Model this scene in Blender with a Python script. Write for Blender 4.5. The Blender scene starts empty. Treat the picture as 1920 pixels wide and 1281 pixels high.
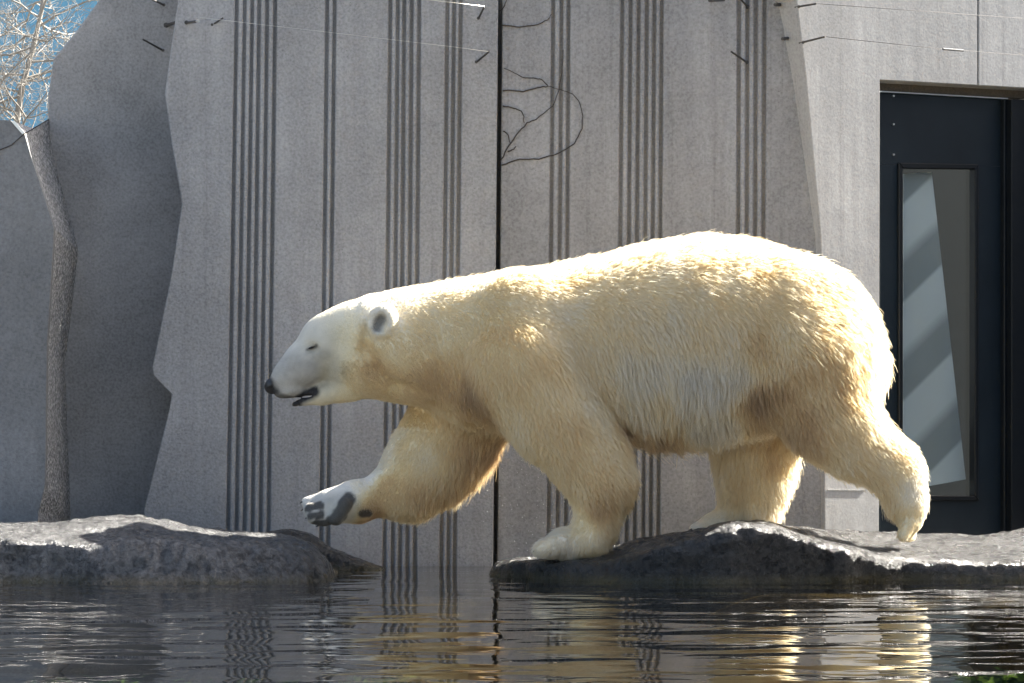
import bpy, bmesh, math, random
import numpy as np
from mathutils import Vector, kdtree

scene = bpy.context.scene
col = scene.collection
rng = np.random.default_rng(7)
random.seed(7)

# ------------------------------------------------------------------ camera
F = 6090.0            # focal length in pixels of the 1920 wide photograph
HY = 882.0            # row of the horizon
CH = 0.40             # camera height above the water
cam_d = bpy.data.cameras.new('camera')
cam = bpy.data.objects.new('camera', cam_d)
col.objects.link(cam)
cam.location = (0, 0, CH)
cam.rotation_euler = (math.radians(90), 0, 0)
cam_d.sensor_width = 36.0
cam_d.lens = F / 1920 * 36.0
cam_d.shift_y = (HY - 640.5) / 1920
cam_d.clip_end = 2000
scene.camera = cam

# ------------------------------------------------------------------ light
SUN_EL, SUN_AZ = 41.0, 29.0      # azimuth measured from +X towards +Y
el, az = math.radians(SUN_EL), math.radians(SUN_AZ)
sdir = Vector((math.cos(el) * math.cos(az), math.cos(el) * math.sin(az), math.sin(el)))
world = bpy.data.worlds.new('World')
scene.world = world
world.use_nodes = True
wn = world.node_tree.nodes
sky = wn.new('ShaderNodeTexSky')
sky.sky_type = 'NISHITA'
sky.sun_disc = False
sky.sun_elevation = el
sky.sun_rotation = math.radians(90 - SUN_AZ)
sky.air_density = 1.0
sky.dust_density = 4.0
sky.ozone_density = 0.6
world.node_tree.links.new(sky.outputs[0], wn['Background'].inputs[0])
wn['Background'].inputs[1].default_value = 0.052
sun_d = bpy.data.lights.new('sun', 'SUN')
sun_d.energy = 5.0
sun_d.angle = math.radians(0.53)
sun_d.color = (1.0, 0.95, 0.86)
sun = bpy.data.objects.new('sun', sun_d)
col.objects.link(sun)
sun.rotation_euler = sdir.to_track_quat('Z', 'Y').to_euler()
sun.location = (6, 4, 6)

vs = scene.view_settings
vs.view_transform = 'Standard'
vs.look = 'None'
vs.gamma = 1.0
vs.use_curve_mapping = False
vs.exposure = 2.65
scene.cycles.max_bounces = 14
scene.cycles.transmission_bounces = 10
scene.cycles.transparent_max_bounces = 12
scene.cycles.use_denoising = True

# ------------------------------------------------------------------ helpers
def W(px, py, d):
    return Vector(((px - 960) / F * d, d, CH - (py - HY) / F * d))

def zat(py, d):
    return CH - (py - HY) / F * d

def wl(py):                       # distance of the water surface seen at row py
    return F * CH / (py - HY)

def tag(o, label=None, cat=None, group=None, kind=None):
    if label: o['label'] = label
    if cat: o['category'] = cat
    if group: o['group'] = group
    if kind: o['kind'] = kind
    return o

def empty(name, loc=(0, 0, 0)):
    o = bpy.data.objects.new(name, None)
    o.location = loc
    col.objects.link(o)
    return o

def link_mesh(name, me, mat, parent=None, smooth=False):
    o = bpy.data.objects.new(name, me)
    col.objects.link(o)
    if mat: me.materials.append(mat)
    if smooth:
        me.polygons.foreach_set('use_smooth', [True] * len(me.polygons))
    if parent:
        o.parent = parent
        o.matrix_parent_inverse = Matrix_inv(parent)
    return o

def Matrix_inv(p):
    from mathutils import Matrix
    m = Matrix.Translation(p.location)
    return m.inverted()

def pydata(name, verts, faces, mat, parent=None, smooth=False):
    me = bpy.data.meshes.new(name)
    me.from_pydata([tuple(v) for v in verts], [], [tuple(f) for f in faces])
    me.update()
    return link_mesh(name, me, mat, parent, smooth)

class MB:
    def __init__(s): s.v = []; s.f = []
    def add(s, v, f):
        n = len(s.v); s.v += [Vector(a) for a in v]; s.f += [[i + n for i in q] for q in f]
    def prism(s, front, back):
        n = len(front)
        f = [list(range(n)), list(range(2 * n - 1, n - 1, -1))]
        for i in range(n):
            j = (i + 1) % n
            f.append([i, i + n, j + n, j])
        s.add(list(front) + list(back), f)
    def tube(s, pts, rad, sides=6, cap=True):
        pts = [Vector(p) for p in pts]
        if not hasattr(rad, '__len__'): rad = [rad] * len(pts)
        v = []; f = []
        ref = None
        for i, p in enumerate(pts):
            t = (pts[min(i + 1, len(pts) - 1)] - pts[max(i - 1, 0)])
            if t.length < 1e-9: t = Vector((0, 0, 1))
            t.normalize()
            if ref is None:
                ref = t.orthogonal().normalized()
            a = (ref - t * ref.dot(t))
            a = a.normalized() if a.length > 1e-6 else t.orthogonal().normalized()
            ref = a
            b = t.cross(a)
            for k in range(sides):
                th = 2 * math.pi * k / sides
                v.append(p + (a * math.cos(th) + b * math.sin(th)) * rad[i])
        for i in range(len(pts) - 1):
            for k in range(sides):
                k2 = (k + 1) % sides
                f.append([i * sides + k, i * sides + k2, (i + 1) * sides + k2, (i + 1) * sides + k])
        if cap:
            f.append(list(range(sides))[::-1])
            f.append([(len(pts) - 1) * sides + k for k in range(sides)])
        s.add(v, f)
    def build(s, name, mat, parent=None, smooth=False, bevel=0):
        o = pydata(name, s.v, s.f, mat, parent, smooth)
        bm = bmesh.new(); bm.from_mesh(o.data)
        bmesh.ops.recalc_face_normals(bm, faces=bm.faces)
        if bevel:
            es = [e for e in bm.edges if len(e.link_faces) == 2 and e.calc_face_angle(0) > 0.6]
            bmesh.ops.bevel(bm, geom=es, offset=bevel, segments=1, affect='EDGES', profile=0.5)
        bm.to_mesh(o.data); bm.free()
        return o

class Plane:
    """a wall plane: origin o, n points away from the camera (into the wall)"""
    def __init__(s, o, ang=0.0):
        a = math.radians(ang)
        s.o = Vector(o); s.u = Vector((math.cos(a), math.sin(a), 0)); s.n = Vector((-math.sin(a), math.cos(a), 0))
    def hit(s, px, py, off=0.0):
        r = Vector(((px - 960) / F, 1, (HY - py) / F)); c = Vector((0, 0, CH))
        o = s.o + s.n * off
        return c + r * ((o - c).dot(s.n) / r.dot(s.n))
    def prism(s, mb, poly, off, thick):
        fr = [s.hit(x, y, off) for x, y in poly]
        mb.prism(fr, [p + s.n * thick for p in fr])

# lattice noise in numpy
_perm = rng.random((64, 64, 64)).astype(np.float32)
def vnoise(p):
    p = np.asarray(p, dtype=np.float32)
    i = np.floor(p).astype(np.int64); f = p - i
    f = f * f * (3 - 2 * f)
    out = np.zeros(len(p), np.float32)
    for dx in (0, 1):
        for dy in (0, 1):
            for dz in (0, 1):
                w = (f[:, 0] if dx else 1 - f[:, 0]) * (f[:, 1] if dy else 1 - f[:, 1]) * (f[:, 2] if dz else 1 - f[:, 2])
                out += w * _perm[(i[:, 0] + dx) & 63, (i[:, 1] + dy) & 63, (i[:, 2] + dz) & 63]
    return out
def fbm(p, oct=4, lac=2.03, gain=0.5):
    s = np.zeros(len(p), np.float32); a = 1.0; t = 0
    q = np.asarray(p, np.float32).copy()
    for k in range(oct):
        s += a * (vnoise(q + 11.3 * k) - 0.5); t += a; a *= gain; q = q * lac
    return s / t * 2

# ------------------------------------------------------------------ materials
class NT:
    def __init__(s, name):
        s.m = bpy.data.materials.new(name); s.m.use_nodes = True
        s.t = s.m.node_tree; s.n = s.t.nodes; s.n.clear()
        s.out = s.n.new('ShaderNodeOutputMaterial')
    def N(s, typ, **kw):
        n = s.n.new('ShaderNode' + typ)
        for k, v in kw.items():
            if k in n.bl_rna.properties: setattr(n, k, v)
            else: n.inputs[k.replace('_', ' ')].default_value = v
        return n
    def L(s, a, b): s.t.links.new(a, b)
    def coord(s, scale=(1, 1, 1)):
        c = s.N('TexCoord'); mp = s.N('Mapping'); mp.inputs['Scale'].default_value = scale
        s.L(c.outputs['Object'], mp.inputs[0]); return mp.outputs[0]
    def noise(s, vec, scale, detail=4, rough=0.55, dist=0):
        n = s.N('TexNoise', Scale=scale, Detail=detail, Roughness=rough, Distortion=dist)
        s.L(vec, n.inputs['Vector']); return n.outputs['Fac']
    def ramp(s, fac, stops):
        r = s.N('ValToRGB'); e = r.color_ramp.elements
        while len(e) < len(stops): e.new(0.5)
        for k, (p, c) in enumerate(stops):
            e[k].position = p; e[k].color = (*c, 1) if len(c) == 3 else c
        s.L(fac, r.inputs[0]); return r.outputs[0]
    def mix(s, fac, a, b, typ='MIX'):
        m = s.N('MixRGB', blend_type=typ)
        for i, x in enumerate((fac, a, b)):
            if hasattr(x, 'is_linked'): s.L(x, m.inputs[i])
            elif isinstance(x, (int, float)): m.inputs[i].default_value = x
            else: m.inputs[i].default_value = (*x, 1)
        return m.outputs[0]
    def bump(s, h, strength, dist, prev=None):
        b = s.N('Bump', Strength=strength, Distance=dist); s.L(h, b.inputs['Height'])
        if prev: s.L(prev, b.inputs['Normal'])
        return b.outputs[0]
    def pbsdf(s, color, rough=0.8, normal=None, spec=0.5, **kw):
        p = s.N('BsdfPrincipled')
        if hasattr(color, 'is_linked'): s.L(color, p.inputs['Base Color'])
        else: p.inputs['Base Color'].default_value = (*color, 1)
        if hasattr(rough, 'is_linked'): s.L(rough, p.inputs['Roughness'])
        else: p.inputs['Roughness'].default_value = rough
        p.inputs['Specular IOR Level'].default_value = spec
        for k, v in kw.items(): p.inputs[k.replace('_', ' ')].default_value = v
        if normal: s.L(normal, p.inputs['Normal'])
        s.L(p.outputs[0], s.out.inputs[0]); return p

def concrete(name, base, pits=0.5, streak=0.25, grain=1.0, stain=0.2, rough=1.0):
    t = NT(name)
    co = t.coord()
    big = t.noise(co, 1.5, 6, 0.62, 0.3)
    c = t.mix(t.ramp(big, [(0.36, (0, 0, 0)), (0.64, (1, 1, 1))]), [x * (1 - stain) for x in base], [x * (1 + stain * 0.6) for x in base])
    blot = t.ramp(t.noise(co, 3.7, 6, 0.7, 0.6), [(0.52, (0, 0, 0)), (0.72, (stain,) * 3)])
    c = t.mix(blot, c, [x * 0.55 for x in base])
    vc = t.coord((9, 9, 0.5))
    st = t.ramp(t.noise(vc, 1.5, 5, 0.65), [(0.38, (0, 0, 0)), (0.6, (1, 1, 1))])
    c = t.mix(t.mix(1.0, st, (streak,) * 3, 'MULTIPLY'), c, [x * 0.62 for x in base])
    st2 = t.ramp(t.noise(t.coord((26, 26, 0.45)), 1.4, 4, 0.6), [(0.56, (0, 0, 0)), (0.72, (streak * 1.1,) * 3)])
    c = t.mix(st2, c, [x * 0.5 for x in base])
    fine = t.noise(co, 95, 3, 0.6)
    c = t.mix(0.36 * grain, c, t.ramp(fine, [(0.3, [x * 0.45 for x in base]), (0.5, base), (0.72, [min(1, x * 1.45) for x in base])]), 'MIX')
    vo = t.N('TexVoronoi', Scale=70.0); t.L(co, vo.inputs['Vector'])
    pit = t.ramp(vo.outputs['Distance'], [(0.06, (1, 1, 1)), (0.2, (0, 0, 0))])
    pm = t.ramp(t.noise(co, 6, 3), [(0.45, (0, 0, 0)), (0.65, (pits,) * 3)])
    pf = t.mix(1.0, pit, pm, 'MULTIPLY')
    c = t.mix(pf, c, [x * 0.3 for x in base])
    nb = t.bump(fine, 0.5, 0.004 * rough)
    nb = t.bump(t.noise(co, 14, 4), 0.4, 0.01 * rough, nb)
    t.pbsdf(c, 0.85, nb, 0.3)
    return t.m

M = {}
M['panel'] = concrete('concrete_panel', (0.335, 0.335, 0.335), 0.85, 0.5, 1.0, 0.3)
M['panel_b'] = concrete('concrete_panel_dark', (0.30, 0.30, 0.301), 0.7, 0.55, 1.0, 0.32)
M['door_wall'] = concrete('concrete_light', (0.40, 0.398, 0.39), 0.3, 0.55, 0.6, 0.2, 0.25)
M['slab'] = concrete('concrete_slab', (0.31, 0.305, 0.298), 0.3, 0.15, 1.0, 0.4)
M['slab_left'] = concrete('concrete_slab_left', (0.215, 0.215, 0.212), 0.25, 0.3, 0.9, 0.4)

def aggregate():
    t = NT('exposed_aggregate'); co = t.coord()
    vo = t.N('TexVoronoi', Scale=85.0); t.L(co, vo.inputs['Vector'])
    c = t.ramp(t.noise(co, 75, 3, 0.7), [(0.36, (0.06, 0.06, 0.06)), (0.5, (0.22, 0.22, 0.215)), (0.64, (0.62, 0.61, 0.59))])
    nb = t.bump(vo.outputs['Distance'], 0.8, 0.008)
    t.pbsdf(c, 0.6, nb, 0.4); return t.m
M['aggregate'] = aggregate()

def rock_mat(name, dark, light):
    t = NT(name); co = t.coord()
    n1 = t.noise(co, 5, 6, 0.65, 0.4)
    n2 = t.noise(co, 42, 6, 0.7, 0.5)
    c = t.ramp(n1, [(0.3, dark), (0.7, light)])
    c = t.mix(0.6, c, t.ramp(n2, [(0.4, [x * 0.4 for x in dark]), (0.6, [x * 1.4 for x in light])]))
    # green brown film close to the water line
    g = t.N('NewGeometry'); sx = t.N('SeparateXYZ'); t.L(g.outputs['Position'], sx.inputs[0])
    mr = t.N('MapRange', From_Min=0.035, From_Max=-0.01); t.L(sx.outputs[2], mr.inputs[0])
    mm = t.N('Math', operation='MULTIPLY'); t.L(mr.outputs[0], mm.inputs[0]); t.L(t.ramp(n1, [(0.3, (0.25,) * 3), (0.6, (1,) * 3)]), mm.inputs[1])
    c = t.mix(mm.outputs[0], c, (0.12, 0.095, 0.035))
    rg = t.ramp(t.noise(co, 18, 4, 0.6), [(0.35, (0.12,) * 3), (0.65, (0.4,) * 3)])
    nb = t.bump(t.noise(co, 16, 6, 0.7, 0.6), 0.7, 0.03)
    nb = t.bump(n2, 0.75, 0.016, nb)
    nb = t.bump(t.noise(co, 110, 4, 0.75), 1.0, 0.013, nb)
    t.pbsdf(c, rg, nb, 0.6)
    return t.m
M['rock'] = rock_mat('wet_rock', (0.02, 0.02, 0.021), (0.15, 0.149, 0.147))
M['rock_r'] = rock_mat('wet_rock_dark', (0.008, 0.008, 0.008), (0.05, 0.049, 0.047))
def ledge_mat():
    t = NT('algae_ledge'); co = t.coord((1, 3, 1))
    c = t.ramp(t.noise(co, 9, 6, 0.65), [(0.3, (0.022, 0.018, 0.009)), (0.5, (0.05, 0.04, 0.02)), (0.72, (0.10, 0.085, 0.05))])
    t.pbsdf(c, 0.3, t.bump(t.noise(co, 60, 5), 0.5, 0.01), 0.5); return t.m
M['ledge'] = ledge_mat()

def simple(name, color, rough=0.5, metal=0.0, noise=0.15, scale=30, spec=0.5, bump=0.0):
    t = NT(name); co = t.coord()
    c = t.mix(t.noise(co, scale, 4), [x * (1 - noise) for x in color], [min(1, x * (1 + noise)) for x in color])
    nb = t.bump(t.noise(co, scale * 3, 4), bump, 0.003) if bump else None
    t.pbsdf(c, rough, nb, spec, Metallic=metal); return t.m
M['rust'] = simple('dark_steel', (0.07, 0.065, 0.06), 0.55, 0.4)
M['steel'] = simple('bright_steel', (0.7, 0.69, 0.66), 0.28, 1.0)
M['wire'] = simple('wire_steel', (0.6, 0.58, 0.53), 0.3, 0.9)
M['vine'] = simple('dry_vine', (0.055, 0.045, 0.036), 0.9)
M['bark'] = simple('pale_bark', (0.25, 0.235, 0.21), 0.8, 0, 0.35, 60)
M['blue'] = simple('blue_paint', (0.07, 0.22, 0.36), 0.5, 0, 0.2, 2)
M['bluewin'] = simple('dark_glass', (0.02, 0.03, 0.04), 0.1)
M['black'] = simple('nose_leather', (0.018, 0.017, 0.017), 0.35, 0, 0.3, 200, 0.5, 0.4)
M['lip'] = simple('lip_skin', (0.03, 0.031, 0.035), 0.5, 0, 0.3, 120)
M['pad'] = simple('paw_pad', (0.045, 0.044, 0.043), 0.7, 0, 0.35, 150, 0.3, 0.7)
M['claw'] = simple('claw_horn', (0.05, 0.045, 0.04), 0.35)
M['eye'] = simple('eye', (0.012, 0.009, 0.007), 0.12)
M['drop'] = simple('water_drop', (0.85, 0.87, 0.88), 0.05, 0, 0, 10, 1.0)
M['frame'] = simple('door_paint', (0.010, 0.016, 0.021), 0.38, 0, 0.5, 4, 0.22, 0.05)
M['frame2'] = simple('door_frame_paint', (0.007, 0.009, 0.011), 0.4, 0, 0.3, 6, 0.2)
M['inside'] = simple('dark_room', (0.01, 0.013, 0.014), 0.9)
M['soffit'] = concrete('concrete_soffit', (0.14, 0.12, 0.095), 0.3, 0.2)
M['ground'] = concrete('paving', (0.34, 0.32, 0.29), 0.3, 0.0, 0.8)

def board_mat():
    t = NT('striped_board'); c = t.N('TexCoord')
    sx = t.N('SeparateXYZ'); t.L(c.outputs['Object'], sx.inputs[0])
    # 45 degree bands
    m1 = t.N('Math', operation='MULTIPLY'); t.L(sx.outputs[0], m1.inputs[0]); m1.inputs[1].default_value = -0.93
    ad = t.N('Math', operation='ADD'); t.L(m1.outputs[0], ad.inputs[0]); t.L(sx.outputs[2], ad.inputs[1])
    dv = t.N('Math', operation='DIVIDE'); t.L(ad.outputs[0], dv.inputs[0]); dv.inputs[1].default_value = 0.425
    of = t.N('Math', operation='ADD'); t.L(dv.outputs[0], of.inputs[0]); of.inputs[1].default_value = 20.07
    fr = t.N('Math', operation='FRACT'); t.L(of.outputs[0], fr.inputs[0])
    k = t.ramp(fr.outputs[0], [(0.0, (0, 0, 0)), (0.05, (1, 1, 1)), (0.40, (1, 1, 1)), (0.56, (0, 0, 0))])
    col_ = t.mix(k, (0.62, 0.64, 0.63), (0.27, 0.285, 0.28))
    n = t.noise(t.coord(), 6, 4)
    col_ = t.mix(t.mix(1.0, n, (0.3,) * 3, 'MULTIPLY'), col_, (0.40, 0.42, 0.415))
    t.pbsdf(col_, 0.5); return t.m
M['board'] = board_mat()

def glass_mat():
    t = NT('window_glass')
    lw = t.N('LayerWeight', Blend=0.5); pw_ = t.N('Math', operation='POWER'); t.L(lw.outputs['Facing'], pw_.inputs[0]); pw_.inputs[1].default_value = 4.0
    fr = t.N('MapRange', To_Min=0.035, To_Max=0.9); t.L(pw_.outputs[0], fr.inputs[0])
    tr = t.N('BsdfTransparent'); tr.inputs[0].default_value = (0.88, 0.91, 0.91, 1)
    gl = t.N('BsdfGlossy', Roughness=0.03)
    mx = t.N('MixShader'); t.L(fr.outputs[0], mx.inputs[0]); t.L(tr.outputs[0], mx.inputs[1]); t.L(gl.outputs[0], mx.inputs[2])
    t.L(mx.outputs[0], t.out.inputs[0]); return t.m
M['glass'] = glass_mat()

def water_mat():
    t = NT('pool_water')
    co = t.coord((1.0, 1.1, 1.0))
    h1 = t.noise(co, 2.1, 1, 0.4, 0.5)
    h2 = t.noise(t.coord((1.0, 1.25, 1.0)), 4.6, 1, 0.4, 0.5)
    h3 = t.noise(t.coord((1.0, 1.6, 1.0)), 11, 1, 0.5, 0.3)
    nb = t.bump(h1, 1.0, 0.0140)
    nb = t.bump(h2, 1.0, 0.0036, nb)
    nb = t.bump(h3, 1.0, 0.00045, nb)
    fr = t.N('Fresnel', IOR=1.333); t.L(nb, fr.inputs['Normal'])
    tr = t.N('BsdfTransparent'); tr.inputs[0].default_value = (0.60, 0.57, 0.42, 1)
    gl = t.N('BsdfGlossy', Roughness=0.0); gl.inputs[0].default_value = (1, 1, 1, 1); t.L(nb, gl.inputs['Normal'])
    mx = t.N('MixShader'); t.L(fr.outputs[0], mx.inputs[0]); t.L(tr.outputs[0], mx.inputs[1]); t.L(gl.outputs[0], mx.inputs[2])
    t.L(mx.outputs[0], t.out.inputs[0]); return t.m
M['water'] = water_mat()

def bed_mat():
    t = NT('pool_bed'); co = t.coord((1, 0.6, 1))
    c = t.ramp(t.noise(co, 1.6, 5, 0.6), [(0.35, (0.03, 0.033, 0.012)), (0.6, (0.11, 0.095, 0.026)), (0.8, (0.18, 0.16, 0.05))])
    at = t.N('Attribute', attribute_name='shoal')
    c = t.mix(at.outputs['Fac'], c, t.ramp(t.noise(co, 5, 5, .65), [(.35, (0.08, 0.05, 0.012)), (.6, (0.20, 0.14, 0.05)), (.8, (0.28, 0.22, 0.10))]))
    t.pbsdf(c, 0.9); return t.m
M['bed'] = bed_mat()
M['algae'] = simple('green_algae', (0.14, 0.32, 0.03), 0.8, 0, 0.6, 14)

# ------------------------------------------------------------------ ground, water
def sheet(name, rects, mat, kind='structure'):
    mb = MB()
    for (x0, x1, y0, y1, z) in rects:
        mb.add([(x0, y0, z), (x1, y0, z), (x1, y1, z), (x0, y1, z)], [[0, 1, 2, 3]])
    o = mb.build(name, mat); tag(o, kind=kind); return o
XW = 7.0
sheet('ground', [(-600, 600, -600, 0.7, 0.06), (-600, -XW, 0.7, 18, 0.06), (XW, 600, 0.7, 18, 0.06), (-600, 600, 18, 900, 0.06)], M['ground'])
sheet('water', [(-XW - .5, XW + .5, 0.5, 18.5, 0.0)], M['water'])

def pool_bed():
    nx, ny = 200, 240
    xs = np.linspace(-XW - .5, XW + .5, nx); ys = np.linspace(0.5, 18.5, ny)
    X, Y = np.meshgrid(xs, ys)
    P = np.stack([X.ravel(), Y.ravel(), np.zeros(X.size)], 1)
    Z = -0.75 + 0.18 * fbm(P * 1.1, 4)
    # shallows in front of the right rock, and a shelf close to the viewing side
    x, y = P[:, 0], P[:, 1]
    sh = np.exp(-((y - 11.3) / 0.9) ** 2) * (1 / (1 + np.exp(-(x - 0.35) * 5)))
    Z = Z + sh * 0.70
    near = 1 / (1 + np.exp((y - 6.0) * 4.5))
    Z = Z + near * (0.42 + 0.22 * fbm(P * 2.3 + 5, 3))
    P[:, 2] = np.minimum(Z, -0.03)
    P[(y < 0.9)] = P[(y < 0.9)]
    f = [(j * nx + i, j * nx + i + 1, (j + 1) * nx + i + 1, (j + 1) * nx + i) for j in range(ny - 1) for i in range(nx - 1)]
    sl_ = np.exp(-((y - 11.57) / 0.28) ** 2) * (1 / (1 + np.exp((x + 0.62) * 9)))
    P[:, 2] = np.maximum(P[:, 2], -0.018 - .6 * (1 - sl_) + 0.02 * fbm(P * 3.1 + 3, 3)); sh = np.maximum(sh, sl_)
    o = pydata('pool_bed', P, f, M['bed'], smooth=True); at = o.data.attributes.new('shoal', 'FLOAT', 'POINT'); at.data.foreach_set('value', np.clip(sh * 1.3 - .15, 0, 1).astype(np.float32)); tag(o, kind='structure')
pool_bed()

# bright algae growing on the shelf below the viewing side
def algae():
    mb = MB()
    for (px0, px1, d0, dens) in ((1790, 2050, 6.40, 2200), (60, 560, 6.24, 1500), (640, 780, 6.36, 600)):
        for k in range(dens):
            d = d0 + random.gauss(0, 0.13) - 0.03
            x = (random.uniform(px0, px1) - 960) / F * d
            z = -0.012 - abs(random.gauss(0, 0.05))
            a = random.uniform(0, 6.28); r = random.uniform(0.008, 0.028)
            t = Vector((math.cos(a), math.sin(a), random.uniform(-0.4, 0.1))) * r
            s = Vector((-math.sin(a), math.cos(a), random.uniform(-.3, .3))) * r * 0.4
            p = Vector((x, d, z))
            mb.add([p - t, p + s, p + t * 1.0 + Vector((0, 0, -.004)), p - s], [[0, 1, 2, 3]])
    o = pydata('algae', [v if v.z < -.004 else Vector((v.x, v.y, -.004)) for v in mb.v], mb.f, M['algae'])
    tag(o, 'bright green algae tufts under the water surface by the viewing side', 'algae', kind='stuff')
algae()

# ------------------------------------------------------------------ rocks
def rock(name, cols, mat, label, nx=300, seed=0.0, amp=0.026):
    """cols: list of (x, [(d, z), ...]) profiles from the hidden back to under the water"""
    K = len(cols[0][1])
    cx = np.array([c[0] for c in cols])
    prof = np.array([c[1] for c in cols])            # ncol, K, 2
    xs = np.linspace(cx[0], cx[-1], nx)
    # smooth interpolation across columns
    pi = np.zeros((nx, K, 2))
    for k in range(K):
        for a in range(2):
            pi[:, k, a] = np.interp(xs, cx, prof[:, k, a])
    ker = np.array([1, 2, 3, 2, 1.]) / 9
    for k in range(K):
        for a in range(2):
            pad = np.pad(pi[:, k, a], 2, mode='edge'); pi[:, k, a] = np.convolve(pad, ker, 'valid')
    nv = 110
    # resample along the profile (Catmull-like smoothing by dense linear + smoothing)
    out = np.zeros((nx, nv, 3))
    for i in range(nx):
        seg = np.linalg.norm(np.diff(pi[i], axis=0), axis=1); s = np.concatenate([[0], np.cumsum(seg)])
        t = np.linspace(0, s[-1], nv)
        dd = np.interp(t, s, pi[i, :, 0]); zz = np.interp(t, s, pi[i, :, 1])
        for _ in range(3):
            dd[1:-1] = (dd[:-2] + 2 * dd[1:-1] + dd[2:]) / 4; zz[1:-1] = (zz[:-2] + 2 * zz[1:-1] + zz[2:]) / 4
        out[i, :, 0] = xs[i]; out[i, :, 1] = dd; out[i, :, 2] = zz
    du = np.gradient(out, axis=0); dv = np.gradient(out, axis=1)
    nrm = np.cross(du, dv); nrm /= np.linalg.norm(nrm, axis=2, keepdims=True) + 1e-9
    P = out.reshape(-1, 3); Nn = nrm.reshape(-1, 3)
    if Nn[len(Nn) // 2, 2] < 0: Nn = -Nn
    q = P * np.array([1.0, 1.4, 2.0])
    ridge = 1 - np.abs(fbm(q * 4.0 + seed, 4))
    crack = np.exp(-(fbm(q * 2.6 + seed + 20, 4) / .05) ** 2)
    disp = -amp * .55 * crack + amp * .35 * np.abs(fbm(q * 30 + seed, 3)) + amp * fbm(q * 3.2 + seed, 5) + amp * 0.7 * (ridge - 0.75) + amp * 0.30 * fbm(q * 16 + seed, 4)
    P = P + Nn * disp[:, None]
    f = [(i * nv + j, (i + 1) * nv + j, (i + 1) * nv + j + 1, i * nv + j + 1) for i in range(nx - 1) for j in range(nv - 1)]
    o = pydata(name, P, f, mat, smooth=True)
    bm = bmesh.new(); bm.from_mesh(o.data); bmesh.ops.recalc_face_normals(bm, faces=bm.faces); bm.to_mesh(o.data); bm.free()
    tag(o, label, 'rock')
    return o

def colp(px, crest, lip, wly, dc=12.35, dl=11.85, face=0.35, back=12.75):
    """crest, lip, water line given as photo rows; the distances come from the water line"""
    dw = wl(wly)
    zc, zl = zat(crest, dc), zat(lip, dl)
    x = (px - 960) / F * 12.0
    return (x, [(back + .25, -0.45), (back, zc - 0.06), (dc, zc), ((dc + dl) / 2, (zc + zl) / 2 + 0.004), (dl, zl),
                (dl - (dl - dw) * 0.5, zl * face), (dw, 0.0), (dw - 0.12, -0.12), (dw - 0.5, -0.55)])

left_cols = [colp(-900, 975, 1005, 1092, 12.35, 11.63), colp(-300, 985, 1012, 1093, 12.3, 11.63),
             colp(0, 980, 1010, 1092, 12.3, 11.63), colp(70, 982, 1008, 1092, 12.3, 11.63), colp(150, 969, 1012, 1092, 12.3, 11.63),
             colp(205, 964, 1016, 1093, 12.3, 11.63), colp(270, 967, 1010, 1093, 12.3, 11.63), colp(330, 984, 1014, 1093, 12.3, 11.63, 0.55),
             colp(430, 996, 1018, 1093, 12.3, 11.66, 0.5), colp(500, 1000, 1020, 1092, 12.3, 11.68, 0.5), colp(545, 1004, 1026, 1091, 12.2, 11.70, 0.5),
             colp(580, 1022, 1042, 1090, 12.1, 11.74, 0.5), colp(608, 1056, 1066, 1088, 12.0, 11.8, 0.5), colp(640, 1095, 1100, 1110, 12.6, 12.5, 0.5, 12.8)]
left_cols[-1] = (left_cols[-1][0], [(12.7, -.45), (12.5, -.3), (12.3, -.2), (12.1, -.2), (12.0, -.2), (11.95, -.22), (11.9, -.25), (11.8, -.35), (11.6, -.6)])
rl = rock('shore_rock', left_cols, M['rock'], 'long low grey wet rock with a sunlit rough top beside the short slab', seed=3.1)
def ridge(px, crest, dc=13.2):
    x, p = colp(px, crest, crest + 6, 1069.5, dc, 12.98, .5, 13.36); return ((px - 960) / F * 13.1, p)
rb = rock('shore_rock', [ridge(380, 1010), ridge(450, 1003), ridge(500, 998), ridge(540, 991), ridge(580, 1000), ridge(620, 1027), ridge(680, 1050), ridge(722, 1065),
                         ((760 - 960) / F * 13.1, [(13.6, -.45), (13.4, -.3), (13.2, -.2), (13.1, -.2), (13.0, -.2), (12.97, -.22), (12.9, -.25), (12.85, -.35), (12.6, -.6)])],
          M['rock_r'], 'small dark rock ridge sloping to a point below the lifted paw', nx=120, seed=5.5, amp=.010)

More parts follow.
